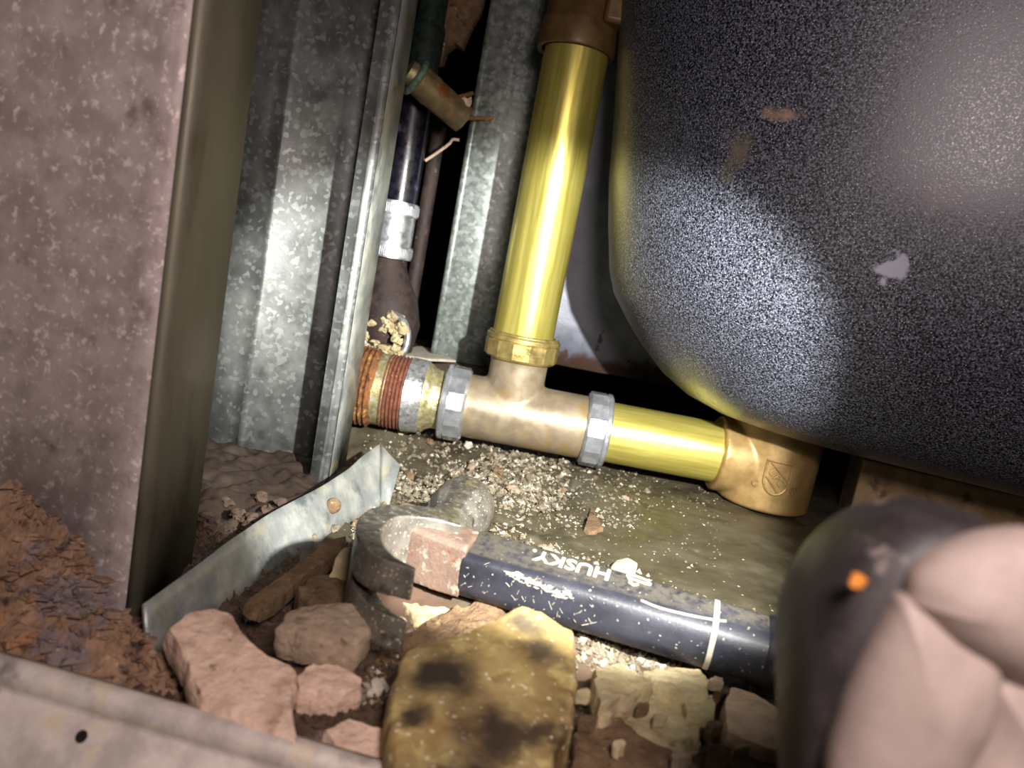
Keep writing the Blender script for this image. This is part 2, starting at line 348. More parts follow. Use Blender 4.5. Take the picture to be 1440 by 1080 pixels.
# ---------------------------------------------------------------- brass waste pipes
ZA = 27.0; YA = 450.0
ax = Vector((1, 0, 0))
te = thing('tee_fitting', 'cast bronze sanitary tee joining the brass pipes, resting above the gravel', 'tee fitting', (10, YA, 4))
mb = MB().lathe((-34, YA, ZA), ax, [(0, 19.2), (1, 20.4), (6, 20.4), (8, 19.6), (84, 19.6), (86, 20.2), (90, 20.2)], 56)
mb.lathe((2, YA, ZA), (0, 0, 1), [(0, 17.6), (33, 17.6), (34, 18.6), (40, 18.6)], 56)
o = part('tee_body', mb, bronze, te); remesh(o, .9, 26)
def nut(parent, name, c, axd, wd, r, mat, n=14, rot=0):
    c = Vector(c); mb = MB(); axn, e1, e2 = mb.frame(axd); h = wd/2
    rr = []
    def circ(hh, rad): return [c+axn*hh+(e1*math.cos(2*math.pi*k/(n*4))+e2*math.sin(2*math.pi*k/(n*4)))*rad for k in range(n*4)]
    def poly(hh, rad):
        out = []
        for k in range(n*4):
            a = 2*math.pi*k/(n*4)+rot; q = (a % (2*math.pi/n))-math.pi/n
            fl = math.cos(math.pi/n)/math.cos(q)
            ph = a
            out.append(c+axn*hh+(e1*math.cos(ph-rot)+e2*math.sin(ph-rot))*rad*fl*1.015)
        return out
    rr = [circ(-h, r-3), circ(-h, r-.9), circ(-h+.9, r+.1), circ(-h+3.0, r+.1), circ(-h+3.6, r-.9), poly(-h+4.2, r-.2), poly(h-1.6, r-.4), circ(h-.6, r-1.6), circ(h, r-2.4), circ(h, r-4)]
    mb.rings(rr)
    return part(name, mb, mat, parent, angle=9)
nut(te, 'slip_nut', (-32.5, YA, ZA), (1, 0, 0), 15, 23.2, zinc)
nut(te, 'slip_nut', (55.5, YA, ZA), (-1, 0, 0), 15, 23.2, zinc)
nut(te, 'slip_nut', (2, YA, ZA+41.5), (0, 0, -1), 15, 22.6, brassnut)
mb = MB().torus((2, YA, ZA+49), (0, 0, 1), 20.3, 1.4, 48, 10); part('sealing_washer', mb, brassnut, te)

mb = MB().lathe((1.2, YA, ZA+36), (0, 0, 1), [(0, 18.6), (100, 18.6), (101, 18.7), (186, 18.6)], 64)
single('riser_pipe', mb, brass, 'tall shiny brass riser pipe standing in the tee', 'pipe')
mb = MB().lathe((52, YA, ZA), (1, 0, 0), [(0, 18.6), (90, 18.6)], 64)
single('drain_pipe', mb, brass_h, 'short shiny brass pipe running from the tee to the shoe under the tub', 'pipe')

# top coupling with embossed marks
tf = thing('overflow_elbow', 'brown cast bronze fitting on top of the brass riser pipe', 'fitting', (0, YA, 241))
mb = MB().lathe((.4, YA, 241), (0, 0, 1), [(0, 19.8), (.4, 22.4), (2.5, 22.8), (13, 22.6), (15.5, 21.6), (17, 20.6), (90, 20.6)], 56, cap0=False)
part('body', mb, bronze_t, tf)
mb = MB().torus((.4, YA, 241.5), (0, 0, 1), 21.4, 1.0, 48, 8); part('rim', mb, bronze_t, tf)
o = part('side_boss', MB().box((12, YA-24, 254), (28, YA-6, 320)), bronze_t, tf); bev(o, 2.5, 3)
def text_mesh(txt, size, ext, bold=0):
    c = bpy.data.curves.new('txt', 'FONT'); c.body = txt; c.size = size; c.extrude = ext; c.align_x = 'CENTER'; c.align_y = 'CENTER'; c.resolution_u = 3; c.offset = bold
    ob = bpy.data.objects.new('txt', c); COL.objects.link(ob)
    bpy.context.view_layer.update(); dg = bpy.context.evaluated_depsgraph_get(); dg.update()
    me = bpy.data.meshes.new_from_object(ob.evaluated_get(dg), depsgraph=dg)
    vs = [v.co.copy() for v in me.vertices]; fs = [list(p.vertices) for p in me.polygons]
    bpy.data.objects.remove(ob); bpy.data.curves.remove(c); bpy.data.meshes.remove(me); return vs, fs
def text_mb(txt, size, ext, fn, bold=0):
    vs, fs = text_mesh(txt, size, ext, bold); mb = MB(); mb.v = [fn(v) for v in vs]; mb.f = fs; return mb
mb = text_mb('SI8B', 8.5, .5, lambda v: Vector((20.5-v.y, YA-24.2-v.z, 272+v.x)))
part('embossed_letters', mb, bronze_t, tf, smooth=False)

# drain shoe under the tub
EX = 166.0
sh = thing('drain_shoe', 'cast bronze drain shoe with an embossed shield, under the tub at the pipe end', 'fitting', (EX, YA, 0))
mb = MB().lathe((EX, YA, 1), (0, 0, 1), [(0, 25), (1.5, 27.5), (50, 28), (52, 28)], 64)
mb.lathe((131, YA, ZA), (1, 0, 0), [(0, 22.2), (1, 23.2), (30, 23.6)], 56)
o = part('shoe_body', mb, bronze_d, sh); remesh(o, 1.0, 5)
mb = MB().lathe((EX, YA, 52), (0, 0, 1), [(0, 28), (.5, 31), (3, 31), (3.5, 28)], 56); part('top_flange', mb, bronze_d, sh)
RS = 28.2
def on_shoe(x, z, h=0):    # x mm along the surface (+ to the right), z height
    a = math.radians(-98)+x/RS
    return Vector((EX+(RS+h)*math.cos(a), YA+(RS+h)*math.sin(a), z))
def line(mb, pts, r=.6):
    q = []
    for (p0, p1) in zip(pts[:-1], pts[1:]):
        n = max(2, int(math.dist(p0, p1)/1.2))
        q += [on_shoe(p0[0]+(p1[0]-p0[0])*i/n, p0[1]+(p1[1]-p0[1])*i/n) for i in range(n)]
    q.append(on_shoe(*pts[-1])); mb.tube(q, r, 6)
mb = MB(); cz = 24
arc = [(7.2*math.cos(t), cz-1-9.0*math.sin(t)) for t in [math.pi*k/14 for k in range(15)]]
line(mb, [(7.2, cz+9.5), (-7.2, cz+9.5)] + [(-x, z) for x, z in arc] + [(7.2, cz+9.5)], .75)
line(mb, [(-5, cz+8.5), (7, cz-1.5)]); line(mb, [(-7, cz+.8), (2.5, cz-9)])
part('shield_emblem', mb, bronze_d, sh, label='embossed shield mark')
ang = math.radians(-44)
def tx(ox, oz, rot, lift=.0):
    return lambda v: on_shoe(ox+v.x*math.cos(rot)-v.y*math.sin(rot), oz+v.x*math.sin(rot)+v.y*math.cos(rot), lift+v.z)
mb = text_mb('UPC', 6.2, .5, tx(-.4, cz+.2, ang, .25)); part('shield_letters', mb, bronze_d, sh, smooth=False)
mb = text_mb('C', 6, .5, tx(-11.2, cz-6, 0, .25)); part('embossed_letter', mb, bronze_d, sh, smooth=False)
mb = text_mb('®', 7, .5, tx(11.2, cz-6, 0, .25)); part('embossed_letter', mb, bronze_d, sh, smooth=False)

# rusty threaded nipple at the left
rp = thing('threaded_nipple', 'rusty threaded steel nipple between the second stud and the tee', 'pipe fitting', (-70, YA, 4))
prof = [(0, 24)]
for k in range(6): prof += [(1+k*3.0, 24.6), (2.4+k*3.0, 23.0)]
part('rusty_socket', MB().lathe((-118, YA, ZA+1), ax, [(0, 27), (10, 28), (16, 27), (18, 25), (19, 22)], 48, wob=.8), rust, rp, label='flaking rust brown socket')
part('rusty_thread', MB().lathe((-100, YA, ZA), ax, prof + [(20, 22)], 48, wob=.35), rust, rp)
part('collar', MB().lathe((-84, YA, ZA), ax, [(0, 22.4), (11, 22)], 48, wob=.2), wornzinc, rp)
prof = [(0, 21.5)]
for k in range(6): prof += [(.6+k*2.3, 23.0), (1.8+k*2.3, 21.8)]
part('red_thread', MB().lathe((-76, YA, ZA), ax, prof + [(15, 21)], 48, wob=.2), rust_red, rp)
part('zinc_ring', MB().lathe((-63, YA, ZA), ax, [(0, 21.5), (.6, 23.2), (11, 22.6), (12, 21)], 48, wob=.5), galvring, rp)
part('neck', MB().lathe((-53, YA, ZA), ax, [(0, 21.8), (3, 21.6), (5, 19.6), (8, 18.4), (17, 18.2)], 48, wob=.6), wornzinc, rp)

# ---------------------------------------------------------------- bathtub
T_OUT = catmull([(760, 150, 0), (600, 182, 0), (400, 222, 0), (262, 262, 0), (160, 302, 0), (88, 342, 0), (54, 388, 0), (44, 432, 0), (58, 472, 0), (105, 502, 0), (250, 510, 0), (420, 498, 0), (760, 470, 0)], 10)
T_SPI = catmull([(760, 310, 0), (660, 325, 0), (470, 355, 0), (330, 385, 0), (262, 408, 0), (225, 420, 0), (202, 427, 0), (196, 432, 0), (202, 436, 0), (225, 436, 0), (300, 425, 0), (450, 400, 0), (760, 330, 0)], 10)
KZ = [(330, -30), (268, -23), (200, -13.5), (174, -10.5), (150, -6), (124, 0), (112, 5), (101.5, 13), (90, 22.5), (80, 33), (72, 42), (63, 57), (56.5, 76), (52.5, 98), (50.5, 120), (50, 150)]
rows = []
zz = []
for (z0, i0), (z1, i1) in zip(KZ[:-1], KZ[1:]):
    for k in range(2): zz.append((z0+(z1-z0)*k/2, i0+(i1-i0)*k/2))
zz.append(KZ[-1])
for z, i in zz:
    k = i/150
    rows.append([Vector((a.x+(b.x-a.x)*k, a.y+(b.y-a.y)*k, z)) for a, b in zip(T_OUT, T_SPI)])
mb = MB().rings(rows, False, False, False)
org = Vector((300, 400, 50))
def onpix(u, v, Y): return P(u, v, Y)-org
tub_m = M('speckled_enamel', s(8, 8, 10), s(132, 137, 156), .85, .42, .0, .5, .9,
          [('dots', s(204, 208, 220), 1.5, .80, .95)],
          spots=[(onpix(1095, 166, 330), 8.5, s(170, 142, 120), 1.1, (.9, .3, 1.9)), (onpix(1035, 215, 340), 9, s(104, 94, 82), 1.2, (1.4, .3, .8)),
                 (onpix(1020, 235, 345), 8, s(100, 92, 80), 1.2, (1.7, .3, .7)), (onpix(1290, 380, 285), 8, s(168, 168, 186), .25, (1, .25, 1)),
                 (onpix(1282, 185, 285), 2.5, s(150, 130, 112), .4, (1.4, .3, .6)), (onpix(975, 140, 345), 3, s(110, 98, 84), .4, (2, .3, .6)),
                 (onpix(1380, 270, 270), 12, s(110, 84, 88), .9, (1, .3, 1))], lo=.39, hi=.76, bdist=.12, spec=.65)
tub = single('bathtub', mb, tub_m, 'black speckled steel bathtub underside filling the upper right', 'bathtub', org=org, angle=None)
solid(tub, 2.0)

# board under tub
mb = MB(); p0 = Vector((213, 432, 0)); dd = Vector((1, -.33, 0)).normalized(); pn = Vector((dd.y, -dd.x, 0))*-1
mb.add([p0+Vector((0, 0, z))+dd*l+pn*q for z in (-6, 43) for l, q in ((0, 0), (330, 0), (330, 60), (0, 60))], [[0, 3, 2, 1], [4, 5, 6, 7], [0, 1, 5, 4], [1, 2, 6, 5], [2, 3, 7, 6], [3, 0, 4, 7]])
boardm = M('cream_board', s(176, 152, 116), s(150, 126, 92), 14, .8, 0, .3, 2, [('noise', s(110, 88, 60), 16, .58, .7)])
o = single('support_board', mb, boardm, 'cream support board lying under the tub at the right edge', 'board', smooth=False); bev(o, 1.5)

# rear sheet with rust
mb = MB(); rows = []
for k in range(9):
    z = 51+k*32; rows.append([Vector((x, 548+1.5*nz((x, z, 0), 40), z if k else 51+.8*nz((x, 0, 0), 9))) for x in range(-12, 220, 8)])
mb.rings(rows, False, False, False)
sheetm = M('rear_sheet', s(112, 116, 128), s(136, 140, 152), 18, .5, .15, .2, 2,
           [('noise', s(92, 72, 62), 13, .63, .68)], spots=[((80, 548, 50), 16, s(84, 64, 54), .5, (.1, 1, 1))])
o = single('rear_panel', mb, sheetm, 'grey steel panel with rust spots along its lower edge, behind the riser', 'panel', org=(0, 0, 0)); solid(o, 1.2)

# ---------------------------------------------------------------- hammer
HL = Vector((-3, 247, 0)); HR = Vector((175, 205, -2)); hd = (HR-HL).normalized(); hn = Vector((-hd.y, hd.x, 0)).normalized()
ham = thing('claw_hammer', 'claw hammer with dusty black handle lying among the rubble', 'hammer', (0, 246, 0))
rub = M('handle_rubber', s(34, 35, 42), s(48, 49, 57), 18, .45, 0, .2, 1.2,
        [('noise', s(92, 90, 90), 6, .66, .76), ('voro', s(150, 146, 132), .5, .988, .994)], rvar=.08, dust=(s(78, 74, 66), .93, .975))
dust_m = M('handle_dust', s(92, 86, 76), s(116, 108, 94), 5, .8, 0, .5, .7, [('noise', s(150, 140, 116), 1.6, .58, .68), ('noise', s(58, 56, 58), 6, .56, .66, .5)])
grip_m = M('grip_black', s(22, 22, 27), s(36, 36, 44), 12, .5, 0, .2, 1.2, [('noise', s(84, 82, 86), 9, .62, .74)])
paint = M('white_paint', s(184, 176, 158), s(160, 152, 134), 3, .7, 0, .1, 1)
secA = [(-10.0, 5), (-10.6, 15.0), (-10.2, 16.8), (-9.0, 17.7), (6.5, 21.4), (9.0, 20.8), (10.4, 17.5), (10.4, 6), (8, 2.2), (-6.5, 1.6)]
secB = [(-10.4, 7), (-10.2, 13), (-9.0, 16.2), (-6.4, 18.4), (3.0, 21.0), (7.0, 19.8), (9.6, 15.5), (10, 7), (7.6, 2.4), (-6.5, 1.4)]
def sec(l, k, grow=0):
    t = min(1, max(0, k)); out = []
    for a, b in zip(secA, secB):
        y = a[0]*(1-t)+b[0]*t; z = a[1]*(1-t)+b[1]*t
        y *= 1+grow; z = 11+(z-11)*(1+grow)
        c = HL+hd*l+hn*y; out.append(Vector((c.x, c.y, z)))
    return out
def smooth_sec(pts):
    n = len(pts); out = []
    for i in range(n):
        a, b = pts[i], pts[(i+1) % n]; out += [a.lerp(b, .16), a.lerp(b, .5), a.lerp(b, .84)]
    return out
mb = MB().rings([smooth_sec(sec(l, l/90, -.02 if l < 1 else 0)) for l in (0, 1, 12, 25, 40, 55, 70, 85, 101)])
hnd = part('handle', mb, rub, ham, angle=32)
mb = MB().rings([smooth_sec(sec(l, 1, g)) for l, g in ((100.5, .0), (101.5, .05), (115, .06), (145, .08), (172, .1), (176, .02))])
grip = part('grip', mb, grip_m, ham, angle=32)
# white ring painted around the handle
lr = 84
ring = [smooth_sec(sec(lr+dl, .95, g)) for dl, g in ((-.9, .0), (-.8, .022), (.8, .022), (.9, .0))]
part('ring_mark', MB().rings(ring, True, False, False), paint, hnd, label='thin white ring around the handle')
def hpt(l, y, z):
    c = HL+hd*l+hn*y; return Vector((c.x, c.y, z))
def htop(l, y):
    t = min(1, l/90); za = [p for p in secA[2:7]]; zb = [p for p in secB[2:7]]
    pts = [((a[0]*(1-t)+b[0]*t), (a[1]*(1-t)+b[1]*t)) for a, b in zip(za, zb)]
    for (y0, z0), (y1, z1) in zip(pts[:-1], pts[1:]):
        if y0 <= y <= y1: return z0+(z1-z0)*(y-y0)/(y1-y0)
    return pts[-1][1] if y > 0 else pts[0][1]
sc_pts = [hpt(l, y, htop(l, y)+.12) for l, y in [(60, -7), (66, -7.6), (72, -7.4), (78, -7.0), (84, -6.2), (87, -5.4)]]
part('scratch', MB().tube(catmull(sc_pts, 4), .42, 6), paint, hnd, label='thin white scratch along the handle')
def onfront(l, z): return hpt(l, -10.45+.0*l, z)
random.seed(5)
mb = MB()
for k in range(46):
    l = random.uniform(1, 48); z = random.uniform(6, 17); n = random.choice((1, 1, 2)); da = random.uniform(-1, 1)
    ln = random.uniform(.6, 2.6)
    mb.tube([onfront(l, z), onfront(l+ln*.5*da, z+ln*.5*n*.5), onfront(l+ln*da, z+ln*.5*n)], random.uniform(.05, .12), 5)
for k in range(110):
    t = random.random(); l = 17+22*t+random.gauss(0, .8); z = 16.2-2.2*t+random.gauss(0, .7)
    mb.tube([onfront(l-.7, z), onfront(l, z+random.uniform(-.4, .4)), onfront(l+.8, z)], random.uniform(.1, .3), 5)
part('scuffs', mb, paint, hnd, label='chalky white scuffs on the handle front', kind='stuff')
# lettering, upside down seen from here
def letter(v): 
    l = 34.5-v.x*1.0; y = 1.6-v.y*.95; return hpt(l, y, htop(l, y)+.08+v.z)
mb = text_mb('HUSKY.', 8.4, .12, letter, .22)
mxs = [v.x for v in mb.v]
part('brand_letters', mb, paint, hnd, smooth=False)
lg = MB()
for seq in ([(53.5, 4.0), (56, 5.2), (60, 4.0), (62, 2.4)], [(55, 2.6), (57, 2.4), (60.5, 2.0), (62, 2.2)], [(53.7, 3.8), (55, 1.8), (56.4, -.4), (58, .6)], [(56.4, -.4), (55, .4)]):
    lg.tube(catmull([hpt(l, y, htop(l, y)+.1) for l, y in seq], 4), .5, 6)
part('brand_logo', lg, paint, hnd)
# dust on top facet
lm = MB()
# head
steel = M('worn_steel', s(104, 100, 92), s(132, 128, 118), 9, .38, .4, .3, 1.6, [('noise', s(60, 56, 50), 8, .55, .7), ('voro', s(200, 192, 172), .55, .95, .97), ('noise', s(130, 92, 66), 8, .64, .74, .6)], rvar=.12, dust=(s(74, 70, 62), .8, .97))
rsteel = M('rusty_steel', s(134, 112, 98), s(114, 94, 82), 5, .6, .3, .5, 1.2, [('noise', s(178, 160, 144), 4, .54, .68), ('noise', s(128, 84, 62), 4, .6, .7, .5)])
def blk(mb, pts, z0, z1):
    n = len(pts); mb.rings([[Vector((p[0], p[1], z)) for p in pts] for z in (z0, z1)])
mb = MB()
hw = lambda l, y: tuple((HL+hd*l+hn*y)[:2])
rows = [[Vector((*hw(l, y), z)) for (y, z) in ((-hwid, zl), (-hwid, zh-1.5), (-hwid+2, zh), (hwid-2, zh), (hwid, zh-1.5), (hwid, zl))]
        for l, hwid, zl, zh in ((.5, 9.6, 2.2, 20.8), (-8, 9.6, 2.2, 21.2), (-18, 9.8, 3, 22.5), (-24, 9.4, 3, 24), (-30, 7, 3, 25))]
mb.rings(rows)
hb = part('eye_body', mb, rsteel, ham, angle=30); remesh(hb, .6, 3)
mb = MB()
pc = Vector((-16.5, 250, 15)); pe = Vector((-9.5, 303, 14)); pd = pe-pc
mb.lathe(pc, pd, [(0, 10), (8, 10.5), (16, 9), (24, 9.2), (31, 11.5), (36, 13), (48, 13.2), (52, 12.4), (53.4, 11)], 16)
pl_ = part('poll', mb, steel, ham, angle=35, label='rounded striking end of the head'); remesh(pl_, .7, 4)
path = catmull([(-9, 253, 0), (-20, 251, 0), (-32, 243, 0), (-36, 229, 0), (-33.5, 213, 0), (-26.5, 202, 0), (-17, 197, 0)], 6)
thk = [12, 12, 11, 9.5, 7.5, 5, 1.4]
mb = MB(); NP = len(path)
def plate(i0, i1, f0, f1):
    rows = []
    for i in range(i0, i1):
        t = i/(NP-1)*(len(thk)-1); k = min(int(t), len(thk)-2); th = thk[k]+(thk[k+1]-thk[k])*(t-k)
        dv = (path[min(i+1, NP-1)]-path[max(i-1, 0)]).normalized(); nv = Vector((-dv.y, dv.x, 0)); p = path[i]; q = i/(NP-1)
        zl, zh = f0(q), f1(q)
        rows.append([Vector((p.x+nv.x*sg*th/2, p.y+nv.y*sg*th/2, z)) for sg, z in ((-1, zl), (1, zl), (1, zh), (-1, zh))])
    mb.rings(rows)
zlo = lambda q: 3.4-1.8*q; zhi = lambda q: 24.5+3.5*math.sin(min(1, q*1.3)*1.57)
half = int(NP*.56)
plate(0, half, zlo, zhi)
plate(half-3, NP, lambda q: 14.8+3.2*sstep(.55, 1, q), zhi)
plate(half-3, NP, zlo, lambda q: 14.2-2.4*sstep(.55, 1, q))
cl = part('claw', mb, steel, ham, label='split curved steel claw'); remesh(cl, .55, 5)

# ---------------------------------------------------------------- rubble
def slab(name, outline, z0, thick, mat, label, gx=0, gy=0, rough=1.0, N=64, seed=None, group=None, dome=0, cat='rubble', org=None):
    seed = seed if seed is not None else outline[0][0]*.013
    pts = [G(u, v, z0) for u, v in outline]; c = sum(pts, Vector())/len(pts)
    nrm = Vector((-gx, -gy, 1))
    def hit(u, v):
        d = ray(u, v); t = nrm.dot(c-CAM)/nrm.dot(d); return CAM+d*t
    pts = [hit(u, v) for u, v in outline]
    # resample
    per = [(pts[(i+1) % len(pts)]-pts[i]).length for i in range(len(pts))]; tot = sum(per); res = []
    for k in range(N):
        s_ = tot*k/N; i = 0
        while s_ > per[i]: s_ -= per[i]; i += 1
        res.append(pts[i].lerp(pts[(i+1) % len(pts)], s_/per[i]))
    size = tot/6
    c = sum(res, Vector())/N
    outl = []
    for p in res:
        d = (p-c); outl.append(p + d.normalized()*(nz(p, 4.5, seed)*1.5+nz(p, 1.8, seed)*.7)*rough)
    rows = []
    for k, dz in ((.94, -thick), (1.03, -thick*.62), (1.02, -thick*.3), (1.0, -min(1.0, thick*.12)), (.965, 0), (.88, 0), (.76, 0), (.6, 0), (.42, 0), (.24, 0), (.08, 0)):
        row = []
        for p in outl:
            q = c+(p-c)*k; h = dz
            if dz == 0: h = dome*size*.25*(1-k*k) + rough*(frac(q, 9, seed, 5)*1.0+nz(q, 2.4, seed)*.35)*(1 if k < .95 else .5)
            else:
                o = (p-c).normalized()*rough*(nz(q+Vector((0, 0, dz)), 3.5, seed+2)*.9); q = q+o
            row.append(q+Vector((0, 0, h)))
        rows.append(row)
    mb = MB().rings(rows)
    return single(name, mb, mat, label, cat, group, angle=50, org=org)

SO = G(680, 980, -16)
sp_ = lambda u, v, r_, c, k=(1, 1, .3): (G(u, v, 10)-SO, r_, c, .8, k)
stain = M('stained_stone', s(164, 140, 88), s(190, 168, 112), 16, .75, 0, .9, 3.0,
          [('noise', s(216, 196, 128), 11, .55, .68, .2), ('noise', s(92, 76, 54), 22, .55, .68, .33), ('noise', s(156, 112, 64), 15, .56, .7, .9), ('voro', s(230, 220, 184), .9, .965, .98)],
          spots=[sp_(620, 935, 17, s(58, 48, 38)), sp_(590, 985, 7, s(70, 56, 42)), sp_(700, 1005, 15, s(66, 52, 38)), sp_(640, 1070, 16, s(58, 46, 36)), sp_(735, 885, 9, s(112, 100, 78)), sp_(760, 920, 8, s(96, 84, 64))], rvar=.08)
slab('stained_rock', [(552, 968), (566, 915), (640, 892), (700, 868), (735, 848), (775, 866), (806, 884), (812, 960), (806, 1010), (778, 1075), (770, 1125), (560, 1125), (548, 1030)], 8, 24, stain,
     'large yellow rock with dark brown stains in the bottom centre', gy=.12, rough=.8, N=96, dome=.12, org=SO)
slab('plaster_slab', [(238, 885), (262, 862), (300, 852), (325, 862), (352, 905), (420, 942), (412, 985), (418, 1042), (340, 1010), (285, 985), (262, 930)], 1, 9, pinkst, 'flat pink plaster slab leaning beside the near end of the track strip', gy=.25, rough=.7, N=80)
slab('plaster_slab', [(455, 1028), (490, 1008), (540, 1022), (568, 1066), (560, 1080), (520, 1070), (470, 1048)], -6, 10, pinkst, 'pink plaster slab partly behind the floor track at the bottom edge', gy=.15, rough=.7)
slab('rounded_stone', [(392, 880), (402, 858), (440, 850), (470, 846), (505, 850), (524, 868), (518, 892), (505, 904), (470, 900), (420, 892), (398, 888)], 6, 9, greyst, 'rounded pinkish grey stone below the hammer claw', gy=.1, rough=1.1, dome=.5)
slab('rounded_stone', [(416, 952), (440, 932), (478, 936), (506, 954), (508, 966), (480, 974), (440, 972), (418, 966)], -2, 8, pinkst, 'pinkish lump of plaster just below the rounded grey stone', gy=.1, rough=1.0, dome=.4)
slab('mortar_slab', [(556, 832), (588, 818), (640, 822), (655, 838), (636, 856), (612, 872), (585, 868), (565, 850)], -2, 8, plaster, 'flat yellowish mortar slab under the hammer claw tips', rough=.7)
slab('mortar_slab', [(572, 892), (620, 862), (665, 846), (706, 832), (716, 850), (690, 872), (640, 890), (590, 915)], 0, 12, brownst, 'brown crusted slab between the claw and the stained rock', gy=.1, rough=1.8)
slab('mortar_chip', [(463, 808), (480, 776), (508, 760), (516, 772), (506, 800), (494, 816)], 4, 9, plaster, 'pale yellow chip standing left of the hammer claw', gy=.5, rough=.8, N=48)
slab('mortar_chip', [(500, 824), (514, 822), (515, 852), (502, 850)], 2, 9, plaster, 'small pale chip squeezed against the claw', gy=.5, rough=.6, N=40)
slab('brown_stone', [(422, 826), (440, 810), (478, 806), (500, 826), (502, 850), (470, 862), (435, 862)], -1, 12, brownst, 'brown sandy stone above the rounded grey stone', rough=1.0, dome=.35)
slab('mortar_slab', [(345, 846), (372, 826), (420, 792), (462, 760), (486, 752), (488, 770), (452, 792), (412, 822), (385, 845), (362, 856)], -3, 6, brownst, 'long thin mortar slab lying along the track strip', gx=.05, rough=.7)
slab('mortar_slab', [(836, 940), (868, 932), (905, 950), (918, 962), (880, 978), (845, 992), (838, 968)], 4.5, 9, plaster, 'yellowish mortar slab right of the stained rock, touching the handle side', rough=.8)
slab('mortar_slab', [(905, 944), (940, 938), (985, 940), (996, 962), (992, 980), (960, 976), (925, 962)], 1, 8, plaster, 'yellowish mortar slab close under the handle near its white ring', rough=.8)
slab('mortar_slab', [(962, 988), (1002, 976), (1008, 1000), (990, 1012), (966, 1004)], -1, 7, plaster, 'small yellow mortar block beside the pink brick piece', rough=.6, N=48)
slab('mortar_slab', [(868, 1000), (905, 972), (950, 984), (985, 1014), (985, 1036), (940, 1044), (905, 1030)], -3, 8, plaster, 'cracked tan mortar slab in the middle of the right hand rubble', rough=.9)
slab('mortar_slab', [(808, 1035), (838, 998), (870, 1005), (900, 1036), (945, 1052), (985, 1082), (980, 1130), (800, 1130)], -3, 9, brownst, 'broad tan slab at the bottom edge right of the stained rock', gy=.1, rough=1.0)
slab('brick_piece', [(1018, 985), (1028, 964), (1060, 974), (1104, 1000), (1112, 1050), (1090, 1056), (1022, 1030)], 0, 9, pinkst, 'flat pinkish brown brick piece beside the blurred tool', rough=.5)
slab('mortar_slab', [(992, 1046), (1030, 1040), (1070, 1062), (1112, 1066), (1120, 1120), (1000, 1120)], -4, 8, brownst, 'brown slab under the blurred tool at the bottom edge', rough=.9)
slab('pale_pebble', [(860, 796), (868, 787), (884, 784), (897, 792), (893, 803), (880, 812), (864, 806)], 3.5, 6, palest, 'whitish pebble resting behind the hammer handle', rough=.6, N=40, dome=.4)
slab('pale_pebble', [(1089, 884), (1098, 876), (1112, 880), (1108, 892), (1094, 892)], 3, 5, palest, 'small pale pebble behind the dark end of the handle', rough=.5, N=32, dome=.3)
slab('dark_chip', [(822, 742), (832, 712), (842, 730), (848, 742), (836, 748)], 2.5, 4, brownst, 'small dark upright chip on the wet slab below the right nut', rough=.5, N=32)

for i, (u, v, q) in enumerate([(930, 1004, 7), (1004, 1018, 8), (955, 1062, 9), (872, 1046, 7), (830, 1010, 8), (1010, 955, 6), (820, 972, 7), (905, 990, 6), (1040, 1050, 7), (850, 1004, 6)]):
    o_ = [(u+q*math.cos(a)*(1.5+.5*math.sin(3*a+i)), v+q*.55*math.sin(a)*(1.2+.4*math.cos(2*a+i))) for a in [k*.785 for k in range(8)]]
    slab('rubble_chip', o_, 1.5, 3.5, (plaster, brownst, greyst)[i % 3], 'small broken mortar chip lying among the slabs right of the stained rock', rough=.5, N=24, group='mortar chips between the right hand slabs')
# rusty clump at left
clump = M('rust_clump', s(142, 112, 88), s(176, 142, 114), 8, .9, 0, 1.0, 2.2,
          [('noise', s(176, 128, 84), 13, .54, .66, .3), ('noise', s(74, 56, 48), 11, .54, .64, .8), ('noise', s(140, 124, 120), 26, .54, .62, 1.9), ('noise', s(204, 168, 132), 4, .64, .72)], bdist=1.6)
clo = slab('rusty_flake', [(-40, 690), (0, 648), (28, 690), (60, 722), (104, 748), (118, 766), (112, 786), (140, 822), (180, 868), (214, 905), (232, 925), (262, 992), (150, 970), (40, 935), (-60, 925)], 2, 26, clump,
     'crumbling orange brown rust clump between the front stud and the floor track', gx=0, gy=.95, rough=2.6, N=110, seed=4.1, cat='rust clump')

random.seed(31)
vl = [v.co.copy() for v in clo.data.vertices][330:]
mb = MB()
for k in range(420):
    p = random.choice(vl)*1000+ROOT[clo.name]; rr_ = .5+2.4*random.random()**3
    vs_ = [p+Vector(q)*rr_*random.uniform(.5, 1.4)+Vector((random.gauss(0, 1.2), random.gauss(0, 1.2), random.gauss(.3, .3))) for q in ((1,0,0),(-1,0,0),(0,1,0),(0,-1,0),(0,0,.5),(0,0,-.5))]
    mb.add(vs_, [[0,2,4],[2,1,4],[1,3,4],[3,0,4],[2,0,5],[1,2,5],[3,1,5],[0,3,5]])
part('rust_crumbs', mb, clump, clo, smooth=False, kind='stuff')
